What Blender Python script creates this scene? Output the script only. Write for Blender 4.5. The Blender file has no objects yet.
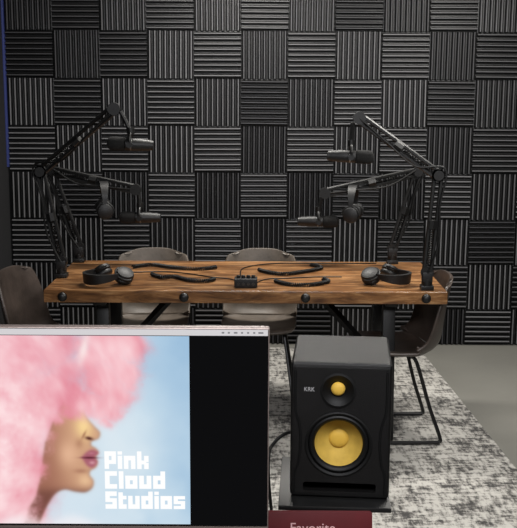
import bpy, bmesh, math, random
import numpy as np
from mathutils import Vector, Matrix, Euler
random.seed(7)
rng=np.random.RandomState(5)
scene=bpy.context.scene
scene.view_settings.view_transform='Standard'
COL=scene.collection

# ---------------------------------------------------------------- materials
def s2l(c):
    return tuple(((x/12.92) if x<=0.04045 else ((x+0.055)/1.055)**2.4) for x in c)
def mat(name,rgb,rough=0.5,metal=0.0,noise=0.0,nscale=20,bump=0.0,bscale=200,spec=0.5):
    m=bpy.data.materials.new(name); m.use_nodes=True
    nt=m.node_tree; b=nt.nodes['Principled BSDF']
    c=s2l(rgb)
    b.inputs['Roughness'].default_value=rough
    b.inputs['Metallic'].default_value=metal
    b.inputs['Specular IOR Level'].default_value=spec
    tc=nt.nodes.new('ShaderNodeTexCoord')
    n=nt.nodes.new('ShaderNodeTexNoise'); n.inputs['Scale'].default_value=nscale; n.inputs['Detail'].default_value=4
    nt.links.new(tc.outputs['Object'],n.inputs['Vector'])
    r=nt.nodes.new('ShaderNodeValToRGB')
    k=noise
    r.color_ramp.elements[0].position=0.3; r.color_ramp.elements[1].position=0.7
    r.color_ramp.elements[0].color=(c[0]*(1-k),c[1]*(1-k),c[2]*(1-k),1)
    r.color_ramp.elements[1].color=(min(1,c[0]*(1+k)),min(1,c[1]*(1+k)),min(1,c[2]*(1+k)),1)
    nt.links.new(n.outputs['Fac'],r.inputs['Fac'])
    nt.links.new(r.outputs['Color'],b.inputs['Base Color'])
    if bump>0:
        n2=nt.nodes.new('ShaderNodeTexNoise'); n2.inputs['Scale'].default_value=bscale
        nt.links.new(tc.outputs['Object'],n2.inputs['Vector'])
        bp=nt.nodes.new('ShaderNodeBump'); bp.inputs['Strength'].default_value=bump; bp.inputs['Distance'].default_value=0.002
        nt.links.new(n2.outputs['Fac'],bp.inputs['Height']); nt.links.new(bp.outputs['Normal'],b.inputs['Normal'])
    return m
def emat(name,rgb,strength=1.0):
    m=bpy.data.materials.new(name); m.use_nodes=True; nt=m.node_tree
    nt.nodes.remove(nt.nodes['Principled BSDF'])
    e=nt.nodes.new('ShaderNodeEmission'); e.inputs['Color'].default_value=(*s2l(rgb),1); e.inputs['Strength'].default_value=strength
    nt.links.new(e.outputs[0],nt.nodes['Material Output'].inputs[0]); return m

M_black=mat('black_metal',(0.045,0.045,0.045),0.45,0.0,0.1)
M_blackpl=mat('black_plastic',(0.05,0.05,0.055),0.5,0.0,0.1,bump=0.15)
M_cab=mat('cabinet_vinyl',(0.04,0.037,0.037),0.42,0,0.1,bump=0.4,bscale=900,spec=0.35)
M_baffle=mat('baffle_plastic',(0.035,0.035,0.035),0.55,0,0.1,spec=0.2)
M_rubber=mat('rubber',(0.04,0.04,0.04),0.5,0,0.1,spec=0.35)
M_gold=mat('gold_cone',(0.64,0.53,0.23),0.7,0.0,0.10,60,spec=0.2)
M_yellow=mat('yellow_cap',(0.72,0.58,0.23),0.6,0,0.05,spec=0.25)
M_silver=mat('silver_metal',(0.50,0.50,0.50),0.35,0.8,0.05)
M_logo=mat('logo_grey',(0.55,0.55,0.55),0.5,0.0,0.05)
M_chrome=mat('dark_chrome',(0.35,0.34,0.33),0.3,0.9,0.05)
M_foamwind=mat('windscreen_foam',(0.05,0.05,0.05),0.95,0,0.3,200,bump=0.8,bscale=500)
M_cush=mat('ear_cushion',(0.045,0.045,0.045),0.5,0,0.2)
M_leather=mat('leather_lit',(0.37,0.335,0.30),0.5,0,0.30,9,bump=0.5,bscale=60)  # back chairs: same leather as the side chairs, painted lighter as if lit
M_leatherd=mat('leather_unlit',(0.25,0.215,0.195),0.40,0,0.35,9,bump=0.5,bscale=60)  # side chairs: same leather, painted darker than the lit back chairs
M_wall=mat('dark_wall_paint',(0.06,0.06,0.065),0.9)
M_lwall=mat('side_wall_paint',(0.08,0.08,0.09),0.9)
M_ceil=mat('ceiling_paint',(0.5,0.5,0.5),0.9)
M_blue=mat('blue_edge',(0.20,0.24,0.46),0.5)
M_red=mat('red_cover',(0.28,0.015,0.04),0.5,0,0.1,spec=0.2)
M_page=mat('paper',(0.85,0.83,0.78),0.8)
M_cream=mat('cream_ink',(0.74,0.58,0.58),0.6)
M_desk=mat('desk_laminate',(0.25,0.22,0.2),0.5,0,0.2)
M_alu=mat('monitor_aluminium',(0.50,0.45,0.43),0.4,0.5,0.05)

def mat_foam():
    m=bpy.data.materials.new('charcoal_foam'); m.use_nodes=True; nt=m.node_tree; b=nt.nodes['Principled BSDF']
    oi=nt.nodes.new('ShaderNodeObjectInfo'); tc=nt.nodes.new('ShaderNodeTexCoord')
    r=nt.nodes.new('ShaderNodeValToRGB')
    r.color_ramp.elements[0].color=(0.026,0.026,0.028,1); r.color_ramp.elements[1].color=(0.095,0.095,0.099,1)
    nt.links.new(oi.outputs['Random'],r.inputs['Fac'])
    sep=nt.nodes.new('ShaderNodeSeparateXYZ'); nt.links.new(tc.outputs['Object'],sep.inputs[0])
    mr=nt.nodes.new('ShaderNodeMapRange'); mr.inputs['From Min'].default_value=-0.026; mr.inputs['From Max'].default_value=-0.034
    mr.inputs['To Min'].default_value=0.05; mr.inputs['To Max'].default_value=1.9  # paints highlights on the ridge crests and shade in the grooves, by depth
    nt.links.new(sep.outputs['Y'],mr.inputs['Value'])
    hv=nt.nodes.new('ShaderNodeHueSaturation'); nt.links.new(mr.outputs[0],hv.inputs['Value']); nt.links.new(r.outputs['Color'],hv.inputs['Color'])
    nt.links.new(hv.outputs['Color'],b.inputs['Base Color'])
    n=nt.nodes.new('ShaderNodeTexNoise'); n.inputs['Scale'].default_value=250
    nt.links.new(tc.outputs['Object'],n.inputs['Vector'])
    bp=nt.nodes.new('ShaderNodeBump'); bp.inputs['Strength'].default_value=0.3; bp.inputs['Distance'].default_value=0.002
    nt.links.new(n.outputs['Fac'],bp.inputs['Height']); nt.links.new(bp.outputs['Normal'],b.inputs['Normal'])
    b.inputs['Roughness'].default_value=0.38; b.inputs['Specular IOR Level'].default_value=0.4
    return m
M_foam=mat_foam()

def mat_wood():
    m=bpy.data.materials.new('planked_wood'); m.use_nodes=True; nt=m.node_tree; b=nt.nodes['Principled BSDF']
    L=nt.links.new
    tc=nt.nodes.new('ShaderNodeTexCoord')
    sep=nt.nodes.new('ShaderNodeSeparateXYZ'); L(tc.outputs['Object'],sep.inputs[0])
    d=nt.nodes.new('ShaderNodeMath'); d.operation='MULTIPLY'; d.inputs[1].default_value=1/0.14; L(sep.outputs['Y'],d.inputs[0])
    fl=nt.nodes.new('ShaderNodeMath'); fl.operation='FLOOR'; L(d.outputs[0],fl.inputs[0])
    fr=nt.nodes.new('ShaderNodeMath'); fr.operation='FRACT'; L(d.outputs[0],fr.inputs[0])
    wn=nt.nodes.new('ShaderNodeTexWhiteNoise'); wn.noise_dimensions='1D'; L(fl.outputs[0],wn.inputs['W'])
    mp=nt.nodes.new('ShaderNodeMapping'); mp.inputs['Scale'].default_value=(2.6,16,16)
    L(tc.outputs['Object'],mp.inputs['Vector'])
    off=nt.nodes.new('ShaderNodeVectorMath'); off.operation='ADD'; L(mp.outputs[0],off.inputs[0])
    sc=nt.nodes.new('ShaderNodeVectorMath'); sc.operation='SCALE'; L(wn.outputs['Color'],sc.inputs[0]); sc.inputs['Scale'].default_value=30
    L(sc.outputs[0],off.inputs[1])
    n=nt.nodes.new('ShaderNodeTexNoise'); n.inputs['Scale'].default_value=1.1; n.inputs['Detail'].default_value=10; n.inputs['Distortion'].default_value=1.8; n.inputs['Roughness'].default_value=0.68
    L(off.outputs[0],n.inputs['Vector'])
    r=nt.nodes.new('ShaderNodeValToRGB')
    e=r.color_ramp.elements
    e[0].position=0.32; e[0].color=(*s2l((0.28,0.175,0.105)),1)
    e[1].position=0.68; e[1].color=(*s2l((0.74,0.57,0.39)),1)
    x=r.color_ramp.elements.new(0.50); x.color=(*s2l((0.53,0.365,0.22)),1)
    L(n.outputs['Fac'],r.inputs['Fac'])
    vo=nt.nodes.new('ShaderNodeTexVoronoi'); vo.inputs['Scale'].default_value=1.0
    mpk=nt.nodes.new('ShaderNodeMapping'); mpk.inputs['Scale'].default_value=(3.6,8.0,8.0); L(tc.outputs['Object'],mpk.inputs[0]); L(mpk.outputs[0],vo.inputs['Vector'])
    km=nt.nodes.new('ShaderNodeMapRange'); km.inputs['From Min'].default_value=0.05; km.inputs['From Max'].default_value=0.26; km.inputs['To Min'].default_value=0.85; km.inputs['To Max'].default_value=0
    L(vo.outputs['Distance'],km.inputs['Value'])
    mk=nt.nodes.new('ShaderNodeMix'); mk.data_type='RGBA'; L(km.outputs[0],mk.inputs['Factor']); L(r.outputs['Color'],mk.inputs[6]); mk.inputs[7].default_value=(*s2l((0.22,0.12,0.07)),1)
    nb=nt.nodes.new('ShaderNodeTexNoise'); nb.inputs['Scale'].default_value=3.5; nb.inputs['Detail'].default_value=4; L(tc.outputs['Object'],nb.inputs['Vector'])
    mb_=nt.nodes.new('ShaderNodeMapRange'); mb_.inputs['From Min'].default_value=0.35; mb_.inputs['From Max'].default_value=0.65; mb_.inputs['To Min'].default_value=0.68; mb_.inputs['To Max'].default_value=1.18; L(nb.outputs['Fac'],mb_.inputs['Value'])
    a=nt.nodes.new('ShaderNodeMath'); a.operation='SUBTRACT'; L(fr.outputs[0],a.inputs[0]); a.inputs[1].default_value=0.5
    ab=nt.nodes.new('ShaderNodeMath'); ab.operation='ABSOLUTE'; L(a.outputs[0],ab.inputs[0])
    gt=nt.nodes.new('ShaderNodeMath'); gt.operation='GREATER_THAN'; L(ab.outputs[0],gt.inputs[0]); gt.inputs[1].default_value=0.47
    mx=nt.nodes.new('ShaderNodeMix'); mx.data_type='RGBA'; L(gt.outputs[0],mx.inputs['Factor'])
    L(mk.outputs[2],mx.inputs[6]); mx.inputs[7].default_value=(*s2l((0.17,0.10,0.06)),1)
    hv=nt.nodes.new('ShaderNodeHueSaturation'); 
    mr=nt.nodes.new('ShaderNodeMapRange'); mr.inputs['To Min'].default_value=0.85; mr.inputs['To Max'].default_value=1.25
    L(wn.outputs['Value'],mr.inputs['Value'])
    mm=nt.nodes.new('ShaderNodeMath'); mm.operation='MULTIPLY'; L(mr.outputs[0],mm.inputs[0]); L(mb_.outputs[0],mm.inputs[1]); L(mm.outputs[0],hv.inputs['Value'])
    L(mx.outputs[2],hv.inputs['Color'])
    L(hv.outputs[0],b.inputs['Base Color'])
    b.inputs['Roughness'].default_value=0.28
    bp=nt.nodes.new('ShaderNodeBump'); bp.inputs['Strength'].default_value=0.5; bp.inputs['Distance'].default_value=0.004
    L(n.outputs['Fac'],bp.inputs['Height']); L(bp.outputs['Normal'],b.inputs['Normal'])
    return m
M_wood=mat_wood()

def mat_rug():
    m=bpy.data.materials.new('distressed_rug'); m.use_nodes=True; nt=m.node_tree; b=nt.nodes['Principled BSDF']; L=nt.links.new
    tc=nt.nodes.new('ShaderNodeTexCoord')
    def stretched(sx,sy,sc,det,ro):
        mp=nt.nodes.new('ShaderNodeMapping'); mp.inputs['Scale'].default_value=(sx,sy,1); L(tc.outputs['Object'],mp.inputs[0])
        n=nt.nodes.new('ShaderNodeTexNoise'); n.inputs['Scale'].default_value=sc; n.inputs['Detail'].default_value=det; n.inputs['Roughness'].default_value=ro
        L(mp.outputs[0],n.inputs['Vector']); return n
    n1=stretched(2.8,0.75,17,7,0.74); n1b=stretched(0.75,2.4,17,7,0.74)
    n2=stretched(1,1,5.5,4,0.6)
    av=nt.nodes.new('ShaderNodeMath'); av.operation='ADD'; L(n1.outputs['Fac'],av.inputs[0]); L(n1b.outputs['Fac'],av.inputs[1])
    ml=nt.nodes.new('ShaderNodeMath'); ml.operation='MULTIPLY_ADD'; L(n2.outputs['Fac'],ml.inputs[0]); ml.inputs[1].default_value=0.6; ml.inputs[2].default_value=-0.795
    add=nt.nodes.new('ShaderNodeMath'); add.operation='ADD'; L(av.outputs[0],add.inputs[0]); L(ml.outputs[0],add.inputs[1])
    r=nt.nodes.new('ShaderNodeValToRGB'); e=r.color_ramp.elements
    e[0].position=0.36; e[0].color=(*s2l((0.26,0.255,0.25)),1)
    e[1].position=0.59; e[1].color=(*s2l((0.75,0.74,0.715)),1)
    x=e.new(0.46); x.color=(*s2l((0.54,0.53,0.51)),1)
    L(add.outputs[0],r.inputs['Fac']); L(r.outputs['Color'],b.inputs['Base Color'])
    b.inputs['Roughness'].default_value=0.95
    bp=nt.nodes.new('ShaderNodeBump'); bp.inputs['Strength'].default_value=0.5; bp.inputs['Distance'].default_value=0.004
    L(n1.outputs['Fac'],bp.inputs['Height']); L(bp.outputs['Normal'],b.inputs['Normal'])
    return m
M_rug=mat_rug()
M_floor=mat('polished_concrete',(0.50,0.495,0.47),0.4,0,0.08,2.5)

# ---------------------------------------------------------------- mesh helpers
class MB:
    def __init__(s): s.v=[]; s.f=[]; s.smooth=[]
    def add(s,vs,fs,smooth=False):
        o=len(s.v); s.v+= [tuple(v) for v in vs]; s.f+=[tuple(i+o for i in f) for f in fs]; s.smooth+=[smooth]*len(fs)
        return s
    def bm(s,b,smooth=False,M=None):
        if M is not None: bmesh.ops.transform(b,matrix=M,verts=b.verts)
        b.verts.index_update()
        s.add([v.co for v in b.verts],[[v.index for v in f.verts] for f in b.faces],smooth); b.free(); return s
    def box(s,lo,hi,bev=0.0,seg=2,M=None):
        b=bmesh.new(); bmesh.ops.create_cube(b,size=1)
        for v in b.verts: v.co=Vector([(lo[i]+hi[i])/2+v.co[i]*(hi[i]-lo[i]) for i in range(3)])
        if bev>0: bmesh.ops.bevel(b,geom=b.edges[:],offset=bev,segments=seg,affect='EDGES',profile=0.6)
        return s.bm(b,bev>0 and seg>2,M)
    def tube(s,pts,r,seg=10,closed=False,caps=True,M=None):
        pts=[Vector(p) for p in pts]; n=len(pts)
        rr=r if isinstance(r,(list,tuple)) else [r]*n
        t=[]
        for i in range(n):
            if closed: d=pts[(i+1)%n]-pts[i-1]
            else: d=pts[min(i+1,n-1)]-pts[max(i-1,0)]
            t.append(d.normalized())
        up=Vector((0,0,1)) if abs(t[0].z)<0.9 else Vector((1,0,0))
        nrm=(up-t[0]*up.dot(t[0])).normalized()
        vs=[]
        for i in range(n):
            nrm=(nrm-t[i]*nrm.dot(t[i])).normalized(); bi=t[i].cross(nrm)
            for k in range(seg):
                a=2*math.pi*k/seg; vs.append(pts[i]+(nrm*math.cos(a)+bi*math.sin(a))*rr[i])
        fs=[]
        for i in range(n if closed else n-1):
            j=(i+1)%n
            for k in range(seg):
                l=(k+1)%seg; fs.append((i*seg+k,i*seg+l,j*seg+l,j*seg+k))
        if not closed and caps:
            fs.append(tuple(range(seg-1,-1,-1))); fs.append(tuple((n-1)*seg+k for k in range(seg)))
        if M is not None: vs=[M@v for v in vs]
        return s.add(vs,fs,True)
    def lathe(s,prof,seg=32,M=None,axis='Z',o=(0,0,0),caps=True):
        vs=[];fs=[];n=len(prof)
        for (r,h) in prof:
            for k in range(seg):
                a=2*math.pi*k/seg; x,y=r*math.cos(a),r*math.sin(a)
                if axis=='Z': p=(x,y,h)
                elif axis=='Y': p=(x,h,y)
                else: p=(h,x,y)
                vs.append(Vector(p)+Vector(o))
        for i in range(n-1):
            for k in range(seg):
                l=(k+1)%seg; fs.append((i*seg+k,i*seg+l,(i+1)*seg+l,(i+1)*seg+k))
        if caps and prof[0][0]>1e-6: fs.append(tuple(range(seg-1,-1,-1)))
        if caps and prof[-1][0]>1e-6: fs.append(tuple((n-1)*seg+k for k in range(seg)))
        if M is not None: vs=[M@v for v in vs]
        return s.add(vs,fs,True)
    def obj(s,name,m,parent=None,auto=True,label=None):
        me=bpy.data.meshes.new(name)
        V=np.array(s.v); c=(V.min(0)+V.max(0))/2
        if parent is None: c[2]=V[:,2].min()
        me.from_pydata([tuple(p) for p in (V-c)],[],s.f); me.validate()
        for p,sm in zip(me.polygons,s.smooth): p.use_smooth=sm
        b=bmesh.new(); b.from_mesh(me); bmesh.ops.remove_doubles(b,verts=b.verts,dist=1e-6); bmesh.ops.recalc_face_normals(b,faces=b.faces); b.to_mesh(me); b.free()
        me.update()
        try: me.set_sharp_from_angle(angle=math.radians(40))
        except Exception: pass
        me.materials.append(m)
        ob=bpy.data.objects.new(name,me); ob.location=c; COL.objects.link(ob)
        if parent: ob.parent=parent
        if label: ob['label']=label
        return ob
def root(name,label,cat,loc=(0,0,0),rz=0,group=None):
    e=bpy.data.objects.new(name,None); e.empty_display_size=0.05; COL.objects.link(e)
    e.location=loc; e.rotation_euler=(0,0,rz); e['label']=label; e['category']=cat
    if group: e['group']=group
    return e
def tag(o,label,cat,group=None):
    o['label']=label; o['category']=cat
    if group: o['group']=group
def dup(src,loc,rot=None):
    n=src.copy(); COL.objects.link(n); n.location=loc
    if rot is not None: n.rotation_euler=rot
    def rec(a,b):
        for c in a.children:
            d=c.copy(); d.parent=b; COL.objects.link(d); rec(c,d)
    rec(src,n); return n
def smoothpath(P,n=8):
    P=[Vector(p) for p in P]; out=[]
    for i in range(len(P)-1):
        p0=P[max(i-1,0)];p1=P[i];p2=P[i+1];p3=P[min(i+2,len(P)-1)]
        for k in range(n):
            t=k/n
            out.append(0.5*((2*p1)+(-p0+p2)*t+(2*p0-5*p1+4*p2-p3)*t*t+(-p0+3*p1-3*p2+p3)*t**3))
    out.append(P[-1]); return out
def struct(o): o['kind']='structure'; return o

# ---------------------------------------------------------------- room
XL,XR,YB,YF,ZC=-1.66,2.34,6.64,-1.2,2.70
struct(MB().box((XL-0.1,YF-0.1,-0.1),(XR+0.1,YB+0.1,0)).obj('floor',M_floor))
struct(MB().box((XL-0.1,YF-0.1,ZC),(XR+0.1,YB+0.1,ZC+0.1)).obj('ceiling',M_ceil))
struct(MB().box((XL-0.1,YB,0),(XR+0.1,YB+0.1,ZC)).obj('wall_back',M_wall))
struct(MB().box((XL-0.1,YF,0),(XL,YB,ZC)).obj('wall_left',M_lwall))
struct(MB().box((XR,YF,0),(XR+0.1,YB,ZC)).obj('wall_right',M_lwall))
struct(MB().box((XL-0.1,YF-0.1,0),(XR+0.1,YF,ZC)).obj('wall_front',M_ceil))
struct(MB().box((XL,YB-0.05,1.2),(XL+0.012,YB-0.0,ZC),0.002).obj('trim_1',M_blue))

rg=MB().box((-2.9/2,-2.15,0),(2.9/2,2.15,0.012),0.004).obj('rug',M_rug)
tag(rg,'distressed off-white and dark grey area rug on concrete floor','rug')
rg.location=(-0.26,4.32,0.0); rg.rotation_euler=(0,0,math.radians(3.0))

# foam panels
def foam_mesh(w,h,vert,nr):
    mb=MB()
    d=0.034
    if vert: Lx,Lz=h,w
    else: Lx,Lz=w,h
    p=Lz/nr; prof=[]
    for i in range(nr):
        z=i*p
        prof+=[(z+0.02*p,0.004),(z+0.20*p,0.005),(z+0.31*p,0.024),(z+0.38*p,d-0.003),(z+0.45*p,d),(z+0.57*p,d),(z+0.64*p,d-0.003),(z+0.71*p,0.024),(z+0.82*p,0.005),(z+0.98*p,0.004)]
    n=len(prof); vs=[];fs=[]
    ends=[-Lx/2,Lx/2]
    for x in ends:
        for z,q in prof: vs.append((x,-q,z-Lz/2))
    for i in range(n-1): fs.append((i,i+1,n+i+1,n+i))
    o=len(vs); vs+=[(ends[0],0,prof[0][0]-Lz/2),(ends[0],0,prof[-1][0]-Lz/2),(ends[1],0,prof[0][0]-Lz/2),(ends[1],0,prof[-1][0]-Lz/2)]
    fs+=[(o,o+2,o+3,o+1),(0,n,o+2,o),(n-1,o+1,o+3,2*n-1)]
    fs+=[tuple([o]+list(range(n))+[o+1]), tuple([o+3]+[n+i for i in range(n-1,-1,-1)]+[o+2])]
    if vert: vs=[(z,y,x) for x,y,z in vs]
    mb.add(vs,fs,False)
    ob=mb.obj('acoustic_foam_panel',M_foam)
    me=ob.data
    c=ob.location.copy()
    for v in me.vertices: v.co+=c
    bpy.data.objects.remove(ob)
    return me
T=0.305
meH=foam_mesh(T-0.003,T-0.003,False,9); meV=foam_mesh(T-0.003,T-0.003,True,9)
meHc=foam_mesh(T-0.003,0.238,False,7); meVc=foam_mesh(T-0.003,0.238,True,9)
for r in range(-1,8):
    for c in range(13):
        hor=((r+c)%2!=0)
        if r==-1: me=meHc if hor else meVc; z=0.253-0.122
        else: me=meH if hor else meV; z=0.253+T*(r+0.5)
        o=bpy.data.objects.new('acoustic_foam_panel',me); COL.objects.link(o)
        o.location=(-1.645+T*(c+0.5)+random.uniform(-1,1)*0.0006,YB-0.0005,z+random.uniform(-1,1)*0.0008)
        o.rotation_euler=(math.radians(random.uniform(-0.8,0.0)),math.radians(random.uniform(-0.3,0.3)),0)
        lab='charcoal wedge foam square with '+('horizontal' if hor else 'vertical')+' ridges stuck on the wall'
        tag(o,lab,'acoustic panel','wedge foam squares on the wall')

# ---------------------------------------------------------------- table
TX0,TX1,TY0,TY1,TZ=-1.01,0.89,4.60,5.41,0.787
tb=root('table','long planked wood table with round black bolts and steel legs','table',((TX0+TX1)/2,(TY0+TY1)/2,0))
hw=(TX1-TX0)/2; hd=(TY1-TY0)/2
MB().box((-hw,-hd,TZ-0.060),(hw,hd,TZ),0.005,3).obj('table_top',M_wood,tb)
for bx in (-0.862,-0.290,0.282,0.85):
    m=MB(); m.lathe([(0.0,-0.016),(0.012,-0.015),(0.019,-0.010),(0.022,-0.003),(0.024,0.004)],20,axis='Y',o=(bx,-hd,TZ-0.032)); m.obj('bolt',M_black,tb)
for sx in (-1,1):
    m=MB(); X=sx*0.70
    for sy in (-1,1):
        m.box((X-0.03,-0.028,0),(X+0.03,0.028,0.73),0.004,M=Matrix.Translation((0,sy*0.27,0.013))@Matrix.Shear('XY',4,(0,-sy*0.09)) )
    m.box((X-0.03,-0.34,0.70),(X+0.03,0.34,0.728),0.003)
    m.box((X-0.02,-0.28,0.30),(X+0.02,0.28,0.34),0.003)
    m.obj('leg',M_black,tb)
    b=MB(); b.tube([(sx*0.69,0,0.33),(sx*0.34,0,0.722)],0.022,4); b.obj('brace',M_black,tb)

# ---------------------------------------------------------------- chairs
def chair(label,m,group='leather bucket chairs around the table',ws=1.0):
    R=root('dining_chair',label,'chair',group=group)
    W=0.225*ws
    prof=[(0.22,0.445,0.92),(0.19,0.462,0.98),(0.10,0.458,1.0),(0.0,0.450,1.0),(-0.10,0.448,1.0),(-0.165,0.462,1.0)]
    back=[(-0.165,0.462,1.0),(-0.20,0.50,1.0),(-0.212,0.57,1.03),(-0.222,0.66,1.03),(-0.236,0.75,0.97),(-0.246,0.80,0.88),(-0.252,0.828,0.74)]
    def sheet(P,isback,name):
        P=smoothpath([Vector(p) for p in P],4); n=len(P); K=15
        vs=[]
        for i,p in enumerate(P):
            t=i/(n-1)
            for k in range(K):
                u=-1+2*k/(K-1); a=abs(u)
                x=u*W*p.z
                if isback:
                    fwd=0.11*a**2.4*(1-0.75*t)
                    y=p.x+fwd; z=p.y+0.03*a**3*(1-t) - (0.03*a**4 if t>0.8 else 0)*(t-0.8)/0.2
                else:
                    y=p.x-(0.02*a**4 if t<0.3 else 0)+0.11*a**2.4*max(0,(t-0.75)/0.25); z=p.y+0.035*a**3*(0.3+0.7*t)
                vs.append((x,y,z))
        th=0.018
        A=np.array(vs).reshape(n,K,3)
        du=np.gradient(A,axis=1); dv=np.gradient(A,axis=0)
        N=np.cross(du,dv); N/= (np.linalg.norm(N,axis=2,keepdims=True)+1e-9)
        B=A+N*th*(1 if (N[n//2,K//2]@np.array([0,-0.3,-1] if not isback else [0,-1,0]))>0 else -1)
        V=[tuple(q) for q in A.reshape(-1,3)]+[tuple(q) for q in B.reshape(-1,3)]
        o=n*K; F=[]
        for i in range(n-1):
            for k in range(K-1):
                a0=i*K+k; F.append((a0,a0+1,a0+K+1,a0+K)); F.append((o+a0,o+a0+K,o+a0+K+1,o+a0+1))
        for i in range(n-1):
            a0=i*K; F.append((a0,a0+K,o+a0+K,o+a0)); a0=i*K+K-1; F.append((a0,o+a0,o+a0+K,a0+K))
        for k in range(K-1):
            F.append((k,o+k,o+k+1,k+1)); a0=(n-1)*K+k; F.append((a0,a0+1,o+a0+1,o+a0))
        mb=MB().add(V,F,True); ob=mb.obj(name,m,R)
        md=ob.modifiers.new('s','SUBSURF'); md.levels=1; md.render_levels=1
        return ob
    sheet(prof,False,'seat'); sheet(back,True,'backrest')
    for sx in (-1,1):
        q=ws
        p=[(sx*0.14*q,0.06,0.435),(sx*0.155*q,0.09,0.405),(sx*0.19*q,0.15,0.20),(sx*0.215*q,0.20,0.05),(sx*0.217*q,0.195,0.024),(sx*0.217*q,0.165,0.022),(sx*0.217*q,-0.16,0.022),(sx*0.217*q,-0.195,0.026),(sx*0.215*q,-0.197,0.05),(sx*0.19*q,-0.145,0.20),(sx*0.155*q,-0.085,0.405),(sx*0.14*q,-0.055,0.435)]
        MB().tube(smoothpath(p,5),0.0092,8).obj('leg',M_black,R)
    MB().tube([(-0.14*ws,0.06,0.432),(0.14*ws,0.06,0.432)],0.009,8).obj('seat_crossbar',M_black,R)
    MB().tube([(-0.14*ws,-0.055,0.430),(0.14*ws,-0.055,0.430)],0.009,8).obj('seat_crossbar',M_black,R)
    return R
c1=chair('taupe leather bucket chair tucked behind the wooden table',M_leather,ws=0.90)
c1.location=(-0.585,5.345,0.003); c1.rotation_euler=(0,0,math.pi+math.radians(2))
c2=dup(c1,(0.005,5.345,0.003),(0,0,math.pi-math.radians(2)))
c3=chair('taupe leather bucket chair at table end by the side wall',M_leatherd)
c3.location=(-1.015,4.88,0.006); c3.rotation_euler=(0,0,-math.pi/2+math.radians(-10))
c4=dup(c3,(0.685,4.87,0.003),(0,0,math.pi/2+math.radians(2)))
c4['label']='taupe leather bucket chair with black sled legs, beside open floor'

# ---------------------------------------------------------------- microphone arms
def boom(base,elbow,tip,label,side):
    R=root('microphone_boom_arm',label,'microphone arm',base,group='black boom arms clamped to the table')
    B=Vector(base); E=Vector(elbow)-B; Tp=Vector(tip)-B
    P0=Vector((0,0,0.080))
    m=MB(); m.box((-0.030,-0.030,0.0),(0.030,0.030,0.022),0.004)
    m.tube([(0,0,0.0),(0,0,0.066)],0.016,14); m.lathe([(0.026,0.018),(0.026,0.050),(0.018,0.056)],18)
    m.obj('clamp',M_black,R)
    def seg(a,b,name):
        d=(b-a).normalized()
        side=Vector((0,1,0)); pr=d.cross(side).normalized()*0.017
        mm=MB()
        for s_ in (-1,1):
            mm.tube([a+pr*s_+d*0.01,b+pr*s_-d*0.01],0.0100,6)
        mm.tube([a+side*0.014,a-side*0.014],0.030,16); mm.tube([b+side*0.014,b-side*0.014],0.030,16)
        c=a.lerp(b,0.5)
        mm.tube([c-d*0.02,c+d*0.02],0.024,8)
        mm.obj(name,M_black,R)
        sp=MB(); s0=a.lerp(b,0.1); s1=a.lerp(b,0.46); pts=[]
        q1=pr.normalized(); q2=side
        for i in range(121):
            t=i/120; an=2*math.pi*15*t; pts.append(s0.lerp(s1,t)+q1*math.cos(an)*0.009+q2*math.sin(an)*0.009)
        sp.tube(pts,0.0024,5); sp.obj('spring',M_black,R)
    seg(P0,E,'lower_arm'); seg(E,Tp,'upper_arm')
    MB().tube([E+Vector((0,0.024,0)),E-Vector((0,0.024,0))],0.024,16).obj('elbow_joint',M_blackpl,R)
    MB().box((-0.024,-0.024,-0.04),(0.024,0.024,0.006),0.005,M=Matrix.Translation(P0)).obj('base_joint',M_blackpl,R)
    pa=[P0+Vector((0,-0.02,0)),P0.lerp(E,0.33)+Vector((side*0.035,-0.02,0)),P0.lerp(E,0.7)+Vector((side*0.02,-0.02,0)),E+Vector((side*0.03,-0.015,0.03)),E.lerp(Tp,0.3)+Vector((0,-0.02,-0.035)),E.lerp(Tp,0.65)+Vector((0,-0.02,-0.02)),Tp+Vector((0,-0.01,0.0))]
    MB().tube(smoothpath(pa,6),0.005,6).obj('cable',M_rubber,R)
    return R
def mic(center,tip,flip,tilt,label):
    R=root('microphone',label,'microphone',center,group='black broadcast microphones on boom arms')
    f=flip; S=Matrix.Rotation(math.radians(tilt),4,'Y')@(Matrix.Identity(4) if f>0 else Matrix.Rotation(math.pi,4,'Z'))
    S=S@Matrix.Scale(1.06,4)
    MB().lathe([(0,-0.105),(0.014,-0.104),(0.025,-0.098),(0.030,-0.086),(0.031,-0.06),(0.030,-0.03),(0.027,-0.024)],24,axis='X',M=S).obj('windscreen',M_foamwind,R)
    MB().lathe([(0.024,-0.024),(0.0275,-0.020),(0.0275,0.055),(0.025,0.060),(0.025,0.085),(0.022,0.092),(0.021,0.103),(0.010,0.105)],24,axis='X',M=S).obj('body',M_blackpl,R)
    MB().lathe([(0.0275,0.0),(0.0285,0.001),(0.0285,0.006),(0.0275,0.007)],24,axis='X',M=S).obj('ring',M_silver,R,label='silver trim ring')
    t=Vector(tip)-Vector(center)
    y=MB()
    y.tube(smoothpath([(0,-0.033,0),(0,-0.036,0.02),(0,-0.02,0.046),(0,0,0.05),(0,0.02,0.046),(0,0.036,0.02),(0,0.033,0)],4),0.007,8,M=S)
    y.tube([(0,-0.042,0),(0,-0.026,0)],0.014,12,M=S); y.tube([(0,0.042,0),(0,0.026,0)],0.014,12,M=S)
    top=S@Vector((0,0,0.05))
    y.tube([top,top.lerp(t,0.5),t-Vector((0,0,0.012))],0.011,8)
    y.tube([top-Vector((0,0,0.004)),top+Vector((0,0,0.026))],0.018,12)
    y.obj('yoke',M_black,R)
    return R
boom((-0.985,4.92,TZ),(-1.075,4.92,1.315),(-0.690,4.80,1.625),'black boom arm at near table corner, raised high with microphone',-1)
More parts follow.
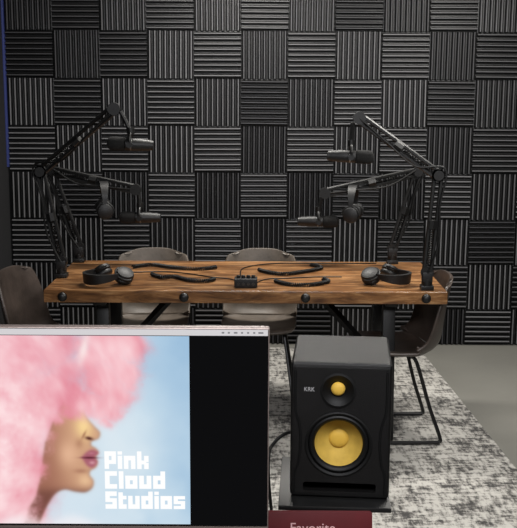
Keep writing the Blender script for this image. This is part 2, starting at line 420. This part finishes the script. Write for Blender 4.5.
mic((-0.615,4.80,1.458),(-0.660,4.80,1.625),1,3,'black broadcast microphone with foam windscreen hanging from raised boom arm')
boom((-0.975,5.36,TZ),(-1.115,5.35,1.285),(-0.655,5.30,1.190),'black boom arm at far table corner, level upper arm carrying headphones',-1)
mic((-0.634,5.30,1.040),(-0.640,5.30,1.180),1,0,'black broadcast microphone hanging low from boom arm beside headphones')
boom((0.80,4.66,TZ),(0.835,4.66,1.330),(0.470,4.74,1.590),'black boom arm at near table corner, raised high with microphone',1)
mic((0.433,4.75,1.409),(0.440,4.74,1.580),-1,2,'black broadcast microphone with foam windscreen hanging from raised boom arm')
boom((0.727,5.36,TZ),(0.852,5.36,1.285),(0.350,5.30,1.175),'black boom arm at far table corner, level upper arm carrying headphones',1)
mic((0.318,5.30,1.024),(0.335,5.30,1.165),-1,0,'black broadcast microphone hanging low from boom arm beside headphones')

# ---------------------------------------------------------------- headphones
def headphones(label,splay=0.0):
    R=root('headphones',label,'headphones',group='black over-ear headphones')
    arc=[]
    for i in range(25):
        a=math.pi*i/24; arc.append((0,0.082*math.cos(a),0.062+0.085*math.sin(a)))
    hb=MB()
    vs=[];fs=[]
    full=[(0,0.084,0.03)]+arc+[(0,-0.084,0.03)]
    n=len(full)
    for i,p in enumerate(full):
        t=Vector(full[min(i+1,n-1)])-Vector(full[max(i-1,0)]); t.normalize(); nn=Vector((1,0,0)).cross(t)
        w=0.011+0.013*math.sin(math.pi*i/(n-1))
        for (a,b) in ((-w,-0.007),(w,-0.007),(w,0.007),(-w,0.007)): vs.append(Vector(p)+Vector((a,0,0))+nn*b)
    for i in range(n-1):
        for k in range(4):
            l=(k+1)%4; fs.append((i*4+k,i*4+l,i*4+4+l,i*4+4+k))
    fs+= [(3,2,1,0),tuple(4*(n-1)+k for k in range(4))]
    hb.add(vs,fs,True); hb.obj('headband',M_blackpl,R)
    for s_ in (-1,1):
        Mx=Matrix.Translation((0,0.084*s_,0))@Matrix.Rotation(splay*s_,4,'Z')@Matrix.Translation((0,-0.084*s_,0))
        MB().lathe([(0.0,0.102*s_),(0.022,0.101*s_),(0.038,0.096*s_),(0.043,0.086*s_),(0.044,0.076*s_),(0.040,0.072*s_)],28,axis='Y',M=Mx).obj('ear_cup',M_blackpl,R)
        ring=[(0.027*math.cos(a),0.060*s_,0.030*math.sin(a)) for a in [2*math.pi*i/24 for i in range(24)]]
        MB().tube(ring,0.0155,10,closed=True,M=Mx).obj('ear_cushion',M_cush,R)
        y=MB().tube([(0.045*math.cos(a),0.084*s_,0.045*math.sin(a)) for a in [math.pi*i/12 for i in range(13)]],0.005,8,M=Mx); y.obj('yoke',M_black,R)
    return R
h1=headphones('black over-ear headphones hung over the boom arm')
h1.location=(-0.826,5.315,1.080); h1.rotation_euler=(0,0,math.radians(12))
h2=dup(h1,(0.504,5.315,1.067),(0,0,math.radians(-14)))
h3=headphones('black over-ear headphones lying on the wooden table by a cable',splay=math.radians(58))
def place(h,x,y,rz):
    h.rotation_euler=(Matrix.Rotation(rz,3,'Z')@Matrix.Rotation(math.radians(96),3,'Y')).to_euler()
    h.scale=(1.05,1.05,1.05)
    h.location=(x,y,0); bpy.context.view_layer.update()
    zmin=min((c.matrix_world@v.co).z for c in h.children for v in c.data.vertices)
    h.location=(x,y,TZ-zmin+0.0005)
place(h3,-0.71,4.80,math.radians(228))
h4=dup(h3,(0,0,0)); place(h4,0.60,4.83,math.radians(-42)); h4['label']='black over-ear headphones lying on the wooden table near a boom arm'

# ---------------------------------------------------------------- headphone amp and cables
amp=root('headphone_amplifier','small black box with a row of knobs on the wooden table','audio device',(-0.06,4.70,TZ))
MB().box((-0.055,-0.035,0.004),(0.055,0.035,0.045),0.004,3).obj('case',M_blackpl,amp)
for i in range(4):
    MB().lathe([(0.009,0.045),(0.009,0.057),(0.007,0.059)],14,o=(-0.036+0.024*i,-0.01,0)).obj('knob',M_black,amp)
for i in range(4):
    MB().lathe([(0.0,-0.041),(0.007,-0.041),(0.007,-0.034)],12,axis='Y',o=(-0.036+0.024*i,0,0.02)).obj('jack',M_chrome,amp)
MB().box((-0.05,-0.03,0.0),(0.05,0.03,0.005)).obj('rubber_foot',M_rubber,amp)
def coil(P,r,label,coilr=0.0):
    z=TZ+r+coilr
    pts=smoothpath([(x,y,z) for x,y in P],14)
    if coilr>0:
        acc=[0]
        for i in range(1,len(pts)): acc.append(acc[-1]+(pts[i]-pts[i-1]).length)
        L=acc[-1]; turns=int(L/0.009); N=turns*7; out=[]
        for i in range(N+1):
            s_=L*i/N; j=max(k for k in range(len(acc)) if acc[k]<=s_+1e-9); j=min(j,len(pts)-2)
            t=(s_-acc[j])/max(1e-9,acc[j+1]-acc[j]); p=pts[j].lerp(pts[j+1],t); d=(pts[j+1]-pts[j]).normalized()
            n1=Vector((-d.y,d.x,0)); an=2*math.pi*turns*i/N
            out.append(p+n1*coilr*math.cos(an)+Vector((0,0,coilr*math.sin(an))))
        pts=out
    o=MB().tube(pts,r,6).obj('coiled_cable' if coilr else 'audio_cable',M_rubber); tag(o,label,'cable','black cables on the table top'); return o
coil([(-0.66,5.16),(-0.57,5.23),(-0.47,5.17),(-0.38,5.13),(-0.29,5.12),(-0.22,5.17)],0.0035,'black coiled cable on table behind the small amplifier',0.0075)
coil([(-0.54,4.96),(-0.48,4.88),(-0.42,4.90),(-0.35,4.82),(-0.26,4.79),(-0.215,4.84)],0.0035,'black coiled cable between headphones and amplifier',0.0075)
coil([(-0.0,5.10),(0.06,5.02),(0.14,4.99),(0.23,5.05),(0.33,5.16),(0.28,5.26)],0.0035,'black coiled cable on table beyond the small amplifier',0.0075)
coil([(0.08,4.80),(0.15,4.72),(0.25,4.71),(0.34,4.79),(0.32,4.86)],0.0035,'black coiled cable running toward headphones',0.0075)
coil([(-0.66,5.04),(-0.5,5.07),(-0.36,5.02),(-0.24,4.93),(-0.13,4.87),(-0.09,4.745)],0.003,'thin black cable plugged into the small amplifier')
coil([(-0.03,4.745),(0.04,4.88),(0.15,4.91),(0.30,4.95),(0.42,4.95)],0.003,'thin black cable from amplifier toward headphones')
coil([(-0.06,4.745),(-0.09,4.98),(-0.07,5.2),(0.1,5.33),(0.4,5.33),(0.64,5.35)],0.003,'thin black cable along the back of the table')

# ---------------------------------------------------------------- studio monitor speaker
sp=root('studio_speaker','black bookshelf studio speaker with yellow cone and tweeter on stand','speaker',(0.172,1.985,0.933),math.radians(-5))
SW,SD,SH=0.0985,0.112,0.277
def cyl_cut(ax_o,r,y0,y1):
    b=MB().lathe([(r,y0),(r,y1)],48,axis='Y',o=ax_o); return b.obj('cut',M_black)
b=MB().box((-SW,-SD,0),(SW,SD,SH),0.010,3)
cab=b.obj('cabinet',M_cab,sp)
cz_w,cz_t=0.112,0.222
cuts=[]
for (o,r,d) in (((-0.003,0,cz_w),0.0665,0.05),((-0.006,0,cz_t),0.030,0.014)):
    cuts.append(cyl_cut(o,r,-SD-0.02,-SD+d))
pc=MB().box((-0.072,-SD-0.02,0.014),(0.072,-SD+0.06,0.032),0.006,3).obj('cut',M_black); cuts.append(pc)
for c in cuts:
    c.parent=sp
    md=cab.modifiers.new('b','BOOLEAN'); md.operation='DIFFERENCE'; md.object=c; md.solver='EXACT'
bpy.context.view_layer.update()
dg=bpy.context.evaluated_depsgraph_get()
nm=bpy.data.meshes.new_from_object(cab.evaluated_get(dg)); cab.modifiers.clear(); cab.data=nm
nm.materials.clear(); nm.materials.append(M_cab)
for p in nm.polygons: p.use_smooth=False; p.material_index=0
for c in cuts: bpy.data.objects.remove(c)
W=(-0.003,-SD,cz_w)
MB().lathe([(0.0665,0.03),(0.0665,-0.002),(0.064,-0.003),(0.060,-0.001),(0.059,0.03)],48,axis='Y',o=W,caps=False).obj('woofer_frame',M_baffle,sp)
MB().lathe([(0.060,0.008),(0.058,0.001),(0.055,-0.001),(0.052,0.000),(0.0475,0.005),(0.0465,0.012)],48,axis='Y',o=W,caps=False).obj('woofer_surround',M_baffle,sp)
MB().lathe([(0.0475,0.006),(0.044,0.011),(0.034,0.022),(0.0215,0.034),(0.0,0.037)],48,axis='Y',o=W,caps=False).obj('woofer_cone',M_gold,sp)
MB().lathe([(0.0200,0.0345),(0.0185,0.032),(0.014,0.0295),(0.008,0.028),(0.0,0.0275)],32,axis='Y',o=W,caps=False).obj('dust_cap',M_yellow,sp)
Tt=(-0.006,-SD,cz_t)
MB().lathe([(0.035,0.0),(0.035,-0.002),(0.031,-0.003),(0.024,0.003),(0.017,0.008),(0.0155,0.0115),(0.0,0.0115)],40,axis='Y',o=Tt,caps=False).obj('waveguide',M_baffle,sp)
MB().lathe([(0.0140,0.0112),(0.013,0.007),(0.010,0.0045),(0.005,0.003),(0.0,0.0027)],28,axis='Y',o=Tt,caps=False).obj('tweeter_dome',M_yellow,sp)
MB().box((-0.070,-SD+0.055,0.015),(0.070,-SD+0.058,0.031)).obj('port',M_black,sp)
for s_ in (-1,1):
    MB().tube(smoothpath([(s_*0.089,-SD-0.001,0.262),(s_*0.089,-SD-0.001,0.19),(s_*0.086,-SD-0.001,0.17),(s_*0.080,-SD-0.001,0.15),(s_*0.0775,-SD-0.001,0.112),(s_*0.082,-SD-0.001,0.07),(s_*0.089,-SD-0.001,0.05),(s_*0.089,-SD-0.001,0.012)],5),0.0022,6).obj('baffle_ridge',M_baffle,sp)
def text_mesh(txt,size,m,parent,loc,rot,ext=0.0006,name='lettering',align='CENTER',off=0.0,sx=1.0):
    cu=bpy.data.curves.new('t','FONT'); cu.body=txt; cu.size=size; cu.extrude=ext; cu.align_x=align; cu.offset=off
    t=bpy.data.objects.new('t',cu); COL.objects.link(t); bpy.context.view_layer.update()
    me=bpy.data.meshes.new_from_object(t.evaluated_get(bpy.context.evaluated_depsgraph_get()))
    bpy.data.objects.remove(t)
    me.materials.clear(); me.materials.append(m)
    o=bpy.data.objects.new(name,me); COL.objects.link(o); o.parent=parent; o.location=loc; o.rotation_euler=rot; o.scale=(sx,1,1); return o
text_mesh('KRK',0.0120,M_logo,sp,(-0.062,-SD-0.0008,0.219),(math.pi/2,0,0),off=0.0,sx=0.92)
st=root('speaker_stand','black metal speaker stand with flat top plate and pole','speaker stand',(0.158,1.975,0.0),math.radians(-3))
MB().box((-0.110,-0.142,0.922),(0.110,0.12,0.932),0.002).obj('top_plate',M_black,st)
MB().tube([(0,0.02,0.02),(0,0.02,0.922)],0.022,20).obj('pole',M_black,st)
MB().box((-0.14,-0.10,0.0),(0.14,0.16,0.02),0.004).obj('base',M_black,st)
pcb=MB().tube(smoothpath([(0.13,2.125,0.98),(0.07,2.19,0.955),(0.035,2.18,0.93),(0.025,2.15,0.905),(0.03,2.17,0.80),(0.06,2.25,0.5),(0.10,2.3,0.1),(0.2,2.4,0.0165),(0.6,2.45,0.0165)],8),0.004,8).obj('power_cable',M_rubber)
tag(pcb,'black cable hanging from back of the studio speaker','cable')

# ---------------------------------------------------------------- desk
dk=root('desk','dark laminate desk under the computer monitor','desk',(-0.25,1.50,0))
MB().box((-0.75,-0.36,0.72),(0.75,0.35,0.75),0.003).obj('desk_top',M_desk,dk)
for sx in (-1,1):
    for sy in (-1,1):
        MB().box((sx*0.70-0.02,sy*0.31-0.02,0),(sx*0.70+0.02,sy*0.31+0.02,0.72),0.002).obj('leg',M_black,dk)

bk=root('book','dark red book with pale lettering leaning on the speaker stand','book',(0.100,1.744,0.7515))
bk.rotation_euler=(math.radians(-17.5),0,0)
MB().box((-0.12,-0.003,0),(0.12,0.0,0.193),0.0006).box((-0.12,0.022,0),(0.12,0.025,0.193),0.0006).box((-0.12,-0.003,0),(-0.117,0.025,0.193),0.0006).obj('cover',M_red,bk)
MB().box((-0.116,0.0005,0.003),(0.117,0.0215,0.190)).obj('pages',M_page,bk)
text_mesh('Favorite',0.0265,M_cream,bk,(0.006,-0.0034,0.1545),(math.pi/2,0,0),ext=0.0003)

# ---------------------------------------------------------------- computer monitor
mo=root('computer_monitor','slim computer monitor showing pink artwork and studio name on screen','monitor',(-0.284,1.56,0.7505))
def su(u): return (u-268)/637+0.015-(-0.285)
def sv(v): return 1.373-(v-327)/200*0.329-0.751-0.0015
FY=-0.06
MB().box((su(-114),FY+0.0005,sv(529)),(su(269.2),FY+0.018,sv(327.0)),0.003,3).obj('housing',M_alu,mo)
MB().box((su(-112.5),FY-0.0005,sv(524.5)),(su(268),FY+0.001,sv(328.2))).obj('screen',emat('screen_black',(0.055,0.055,0.06),1.0),mo)
MB().tube([(0,0.02,0.012),(0,0.0,0.33)],0.02,16).box((-0.03,-0.045,0.28),(0.03,0.0,0.34),0.004).obj('stand_neck',M_alu,mo)
MB().box((-0.12,-0.09,0.0),(0.12,0.09,0.012),0.003).obj('stand_foot',M_alu,mo)
def quad(u0,v0,u1,v1,y,name,m):
    MB().box((su(u0),y-0.0002,sv(v1)),(su(u1),y,sv(v0))).obj(name,m,mo)
quad(-112,328.5,267.5,334.4,FY-0.0006,'title_bar',emat('titlebar',(0.85,0.84,0.85),0.95))
ic=MB()
for u,w in ((222,2.5),(228,2),(234,3.5),(241,2),(247,2),(253,2),(258,5)):
    ic.box((su(u),FY-0.0012,sv(332.2)),(su(u+w),FY-0.0008,sv(330.8)))
ic.obj('menu_icons',emat('icon_grey',(0.45,0.45,0.47)),mo)['kind']='stuff'

U0,U1,V0,V1=-112.0,190.0,335.0,523.0
NU,NV=440,300
uu=np.linspace(U0,U1,NU); vv=np.linspace(V0,V1,NV)
UU,VV=np.meshgrid(uu,vv)
def vnoise(x,y,sc,seed):
    r=np.random.RandomState(seed); G=r.rand(64,64)
    x=(x+500)/sc; y=(y)/sc; xi=np.floor(x).astype(int); yi=np.floor(y).astype(int); fx=x-xi; fy=y-yi
    fx=fx*fx*(3-2*fx); fy=fy*fy*(3-2*fy); g=lambda a,b:G[a%64,b%64]
    return (g(xi,yi)*(1-fx)+g(xi+1,yi)*fx)*(1-fy)+(g(xi,yi+1)*(1-fx)+g(xi+1,yi+1)*fx)*fy
def fbm(x,y,sc,seed): return 0.5*vnoise(x,y,sc,seed)+0.27*vnoise(x,y,sc/2,seed+1)+0.15*vnoise(x,y,sc/4,seed+2)+0.08*vnoise(x,y,sc/8,seed+3)
def C(*a): return np.array(a)[None,None,:]
def mix(A,B,t): t=np.clip(t,0,1)[...,None]; return A*(1-t)+B*t
def sg(x): return 1/(1+np.exp(-np.clip(x,-40,40)))
n1=fbm(UU,VV,70,1)
img=np.zeros((NV,NU,3))+C(0.74,0.84,0.91)
img=mix(img,C(0.62,0.75,0.86),sg((UU-165)/10)*0.6*(1-(VV-335)/220)+(0.5-n1)*1.6)
img=mix(img,C(0.86,0.91,0.945),0.75*sg((n1-0.50)*12+(VV-480)/30))
img=mix(img,C(0.90,0.935,0.955),0.6*sg((40-np.hypot(UU-118,(VV-436)*0.9))/12))
def lobes(L,seed,wob=9,soft=4.5):
    f=np.full(UU.shape,-1e3)
    wx=UU+(fbm(UU,VV,18,seed)-0.5)*wob*2.6; wy=VV+(fbm(UU,VV,18,seed+7)-0.5)*wob*2.6
    for (a,b,r) in L:
        f=np.maximum(f,r-np.hypot(wx-a,wy-b))
    return sg(f/soft),f
def softshade(base,lt,dk,seed):
    ang=np.arctan2(VV-430,UU+40); rad=np.hypot(VV-430,UU+40)
    sw=fbm(rad*1.0,ang*60,26,seed+9)
    a=fbm(UU,VV,70,seed); q=0.55*a+0.45*sw
    gy,gx=np.gradient(q); rel=-(gx*0.5+gy*0.8); rel=rel/np.abs(rel).max()
    out=np.zeros_like(img)+C(*base)
    out=mix(out,C(*lt),np.clip((q-0.46)*5,0,0.9)); out=mix(out,C(*dk),np.clip((0.46-q)*5,0,0.8)); out=mix(out,C(*dk),np.clip(rel,0,1)*0.3); out=mix(out,C(*lt),np.clip(-rel,0,1)*0.4)
    return out
Lm=[(20,352,42),(56,347,26),(66,368,22),(-20,380,60),(46,392,32),(10,420,48),(36,425,26),(-40,450,60),(8,468,44),(-10,505,50),(16,512,28),(-80,400,70),(-80,500,70),(-60,350,50),(26,486,24)]
mk,f=lobes(Lm,21)
hc=softshade((0.95,0.71,0.75),(1.0,0.89,0.90),(0.88,0.51,0.58),81)
img=mix(img,hc,mk)
def poly(P,soft=0.8):
    P=np.array(P,float); n=len(P); d=np.full(UU.shape,1e9); ins=np.zeros(UU.shape,bool)
    for i in range(n):
        a=P[i]; b=P[(i+1)%n]; ab=b-a; t=np.clip(((UU-a[0])*ab[0]+(VV-a[1])*ab[1])/(ab@ab+1e-9),0,1)
        d=np.minimum(d,np.hypot(UU-a[0]-t*ab[0],VV-a[1]-t*ab[1]))
        if a[1]!=b[1]:
            c=((a[1]>VV)!=(b[1]>VV))&(UU<(b[0]-a[0])*(VV-a[1])/(b[1]-a[1])+a[0]); ins^=c
    return sg(np.where(ins,d,-d)/soft),np.where(ins,d,-d)
def sm(P,n=6): return [(p.x,p.y) for p in smoothpath([Vector((a,b,0)) for a,b in P],n)]
face=sm([(78,392),(84,402),(86,410),(89,417),(95,424),(100,430),(98.5,436),(92,439),(91.5,443),(95.5,446),(98,450),(95.5,455),(97,460),(95,465),(90,468.5),(89,473),(92.5,479),(91,486),(84,490.5),(74,490),(63,488),(54,492),(47,501),(41,512),(36,524)])+[(20,524),(26,508),(34,494),(38,480),(41,462),(45,440),(54,418),(64,400)]
mf,fd=poly(face,0.8)
sk=C(0.82,0.64,0.51)+np.zeros_like(img)
sk=mix(sk,C(0.58,0.37,0.31),sg((59-UU+(VV-450)*0.1)/8)*0.85)
sk=mix(sk,C(0.98,0.85,0.60),np.exp(-((UU-84)/9)**2-((VV-424)/13)**2)*0.95)
sk=mix(sk,C(0.92,0.74,0.61),np.exp(-((UU-68)/10)**2-((VV-452)/13)**2)*0.75)
sk=mix(sk,C(0.92,0.76,0.60),np.exp(-((UU-84)/7)**2-((VV-479)/7)**2)*0.85)
sk=mix(sk,C(0.62,0.42,0.34),np.exp(-((UU-80)/7)**2-((VV-469)/2.5)**2)*0.55)
sk=mix(sk,C(0.60,0.40,0.32),np.exp(-((UU-79)/4)**2-((VV-441)/5)**2)*0.4)
sk=mix(sk,C(0.42,0.26,0.23),sg((VV-488.5)/2.5)*0.8)
sk=mix(sk,C(0.52,0.32,0.26),sg((1.6-fd)/0.8)*0.3)
img=mix(img,sk,mf)
def blob(c,u,v,a,b,th,k=1.0,p=2):
    global img
    ct,st_=math.cos(th),math.sin(th); x=(UU-u)*ct+(VV-v)*st_; y=-(UU-u)*st_+(VV-v)*ct
    img=mix(img,C(*c),k*np.exp(-((np.abs(x/a))**p+(np.abs(y/b))**p)))
blob((0.28,0.13,0.12),89,436,3.8,1.7,0.2,0.9)
blob((0.55,0.35,0.27),84,432.5,1.4,4.5,0.5,0.55)
lip,_=poly(sm([(81,455),(86,450),(91,447.5),(96,448.5),(97.5,451),(94.5,455),(96.5,459),(95,463),(91,465.5),(86,463),(81,455)]),0.8)
img=mix(img,C(0.66,0.38,0.44),lip)
blob((0.36,0.15,0.19),89,455.5,8,1.1,0.0,0.9)
blob((0.86,0.64,0.67),91.5,460.5,3,1.8,0.0,0.75); blob((0.80,0.53,0.58),91,451,3,1.2,0.0,0.5)
mk3,_=lobes([(36,404,22),(34,438,13),(28,466,12),(20,492,14),(12,514,18),(60,392,19),(76,396,15),(58,412,10)],91,9,2.6)
img=mix(img,hc,mk3)
Lr=[(112,350,25),(126,368,20),(104,378,21),(112,398,17),(100,402,14),(134,348,14),(96,358,16),(120,388,16),(90,398,14),(108,340,22),(128,340,18),(106,414,9)]
mk2,f2=lobes(Lr,51,8,2.6)
hc2=softshade((0.93,0.62,0.67),(0.99,0.84,0.86),(0.85,0.45,0.53),131)
img=mix(img,hc2,mk2)
blob((0.99,0.93,0.92),86,348,4,14,0.25,0.75)
img=mix(img,C(0.97,0.95,0.96),sg((VV-518+3*np.sin(UU/9))/2.5)*sg((98-UU)/4)*0.7)
img=np.clip(img,0,1)
lin=np.where(img<=0.04045,img/12.92,((img+0.055)/1.055)**2.4)
me=bpy.data.meshes.new('artwork')
verts=np.stack([su(UU),np.full(UU.shape,FY-0.0008),sv(VV)],-1).reshape(-1,3)
idx=np.arange(NU*NV).reshape(NV,NU)
F=np.stack([idx[1:,:-1],idx[1:,1:],idx[:-1,1:],idx[:-1,:-1]],-1).reshape(-1,4)
me.from_pydata(verts.tolist(),[],F.tolist())
ca=me.color_attributes.new('paint','FLOAT_COLOR','POINT')
ca.data.foreach_set('color',np.concatenate([lin.reshape(-1,3),np.ones((NU*NV,1))],1).astype(np.float32).ravel())
am=bpy.data.materials.new('screen_artwork'); am.use_nodes=True; nt=am.node_tree; nt.nodes.remove(nt.nodes['Principled BSDF'])
e=nt.nodes.new('ShaderNodeEmission'); a=nt.nodes.new('ShaderNodeAttribute'); a.attribute_name='paint'
nt.links.new(a.outputs['Color'],e.inputs['Color']); nt.links.new(e.outputs[0],nt.nodes['Material Output'].inputs[0])
me.materials.append(am)
ao=bpy.data.objects.new('artwork',me); COL.objects.link(ao); ao.parent=mo
ao['label']='pink cloud hair portrait on pale blue sky'

t=1.55;Wd=4;H=6;xh=4.5
G={'P':[(0,0,t,H),(0,H-t,Wd,H),(Wd-t,1.7,Wd,H),(0,1.7,Wd,3.0)],
'i':[(0,0,t,xh),(0,xh+.4,t,H)],'n':[(0,0,t,xh),(0,xh-t,Wd,xh),(Wd-t,0,Wd,xh)],
'k':[(0,0,t,H),(0,1.6,3.2,2.9),(Wd-t,2.4,Wd,xh),(Wd-t,0,Wd,2.1)],
'C':[(0,0,t,H),(0,H-t,Wd,H),(0,0,Wd,t)],'l':[(0,0,t,H)],
'o':[(0,0,t,xh),(Wd-t,0,Wd,xh),(0,0,Wd,t),(0,xh-t,Wd,xh)],
'u':[(0,0,t,xh),(Wd-t,0,Wd,xh),(0,0,Wd,t)],
'd':[(0,0,t,xh),(0,0,Wd,t),(0,xh-t,Wd,xh),(Wd-t,0,Wd,H)],
'S':[(0,H-t,Wd,H),(0,2.35,t,H),(0,2.35,Wd,3.65),(Wd-t,0,Wd,3.65),(0,0,Wd,t)],
't':[(0,0,t,H-.3),(0,xh-1.2,2.8,xh),(0,0,2.8,t)],
's':[(0,3.4,Wd,4.5),(0,1.7,1.5,4.5),(0,1.7,Wd,2.8),(Wd-1.5,0,Wd,2.8),(0,0,Wd,1.1)]}
Wg={'i':t,'l':t,'t':2.8}
Mw=emat('lettering_white',(1,1,1),1.0)
for word,v,k in (('Pink',466.5,2.9),('Cloud',486.6,3.06),('Studios',507.2,2.90)):
    mb=MB(); x=104.0
    for ch in word:
        for (x0,y0,x1,y1) in G[ch]:
            mb.box((su(x+x0*k),FY-0.0016,sv(v-y0*2.95)),(su(x+x1*k),FY-0.0011,sv(v-y1*2.95)))
        x+=(Wg.get(ch,Wd)+0.58)*k
    mb.obj('lettering',Mw,mo)

# ---------------------------------------------------------------- lights
def area(loc,rot,sx,sy,p,col=(1,1,1)):
    l=bpy.data.lights.new('area_lamp','AREA'); l.shape='RECTANGLE'; l.size=sx; l.size_y=sy; l.energy=p; l.color=col
    o=bpy.data.objects.new('area_lamp',l); COL.objects.link(o); o.location=loc; o.rotation_euler=rot; return o
area((-0.1,5.45,2.66),(0,0,0),0.8,0.25,50,(1,0.96,0.90))
area((1.3,5.3,2.66),(0,0,0),0.5,0.25,32,(1,0.96,0.90))
area((1.3,3.6,2.66),(math.radians(15),math.radians(10),0),0.9,0.5,52,(1,0.97,0.92))
area((0.2,0.6,2.60),(math.radians(50),0,0),1.6,0.8,108,(0.97,0.97,1.0))  # unseen front lamp added on the camera side to brighten the table front
w=bpy.data.worlds.new('w'); scene.world=w; w.use_nodes=True; w.node_tree.nodes['Background'].inputs[0].default_value=(0.5,0.52,0.55,1); w.node_tree.nodes['Background'].inputs[1].default_value=0.1

# ---------------------------------------------------------------- camera
cd=bpy.data.cameras.new('camera'); cd.sensor_fit='HORIZONTAL'; cd.sensor_width=36; cd.lens=36*1000/517; cd.clip_start=0.05
co=bpy.data.objects.new('camera',cd); COL.objects.link(co); co.location=(0,0,1.74)
co.rotation_euler=(Matrix.Rotation(math.radians(90-10.15),3,'X')@Matrix.Rotation(math.radians(0.3),3,'Z')).to_euler()
scene.camera=co
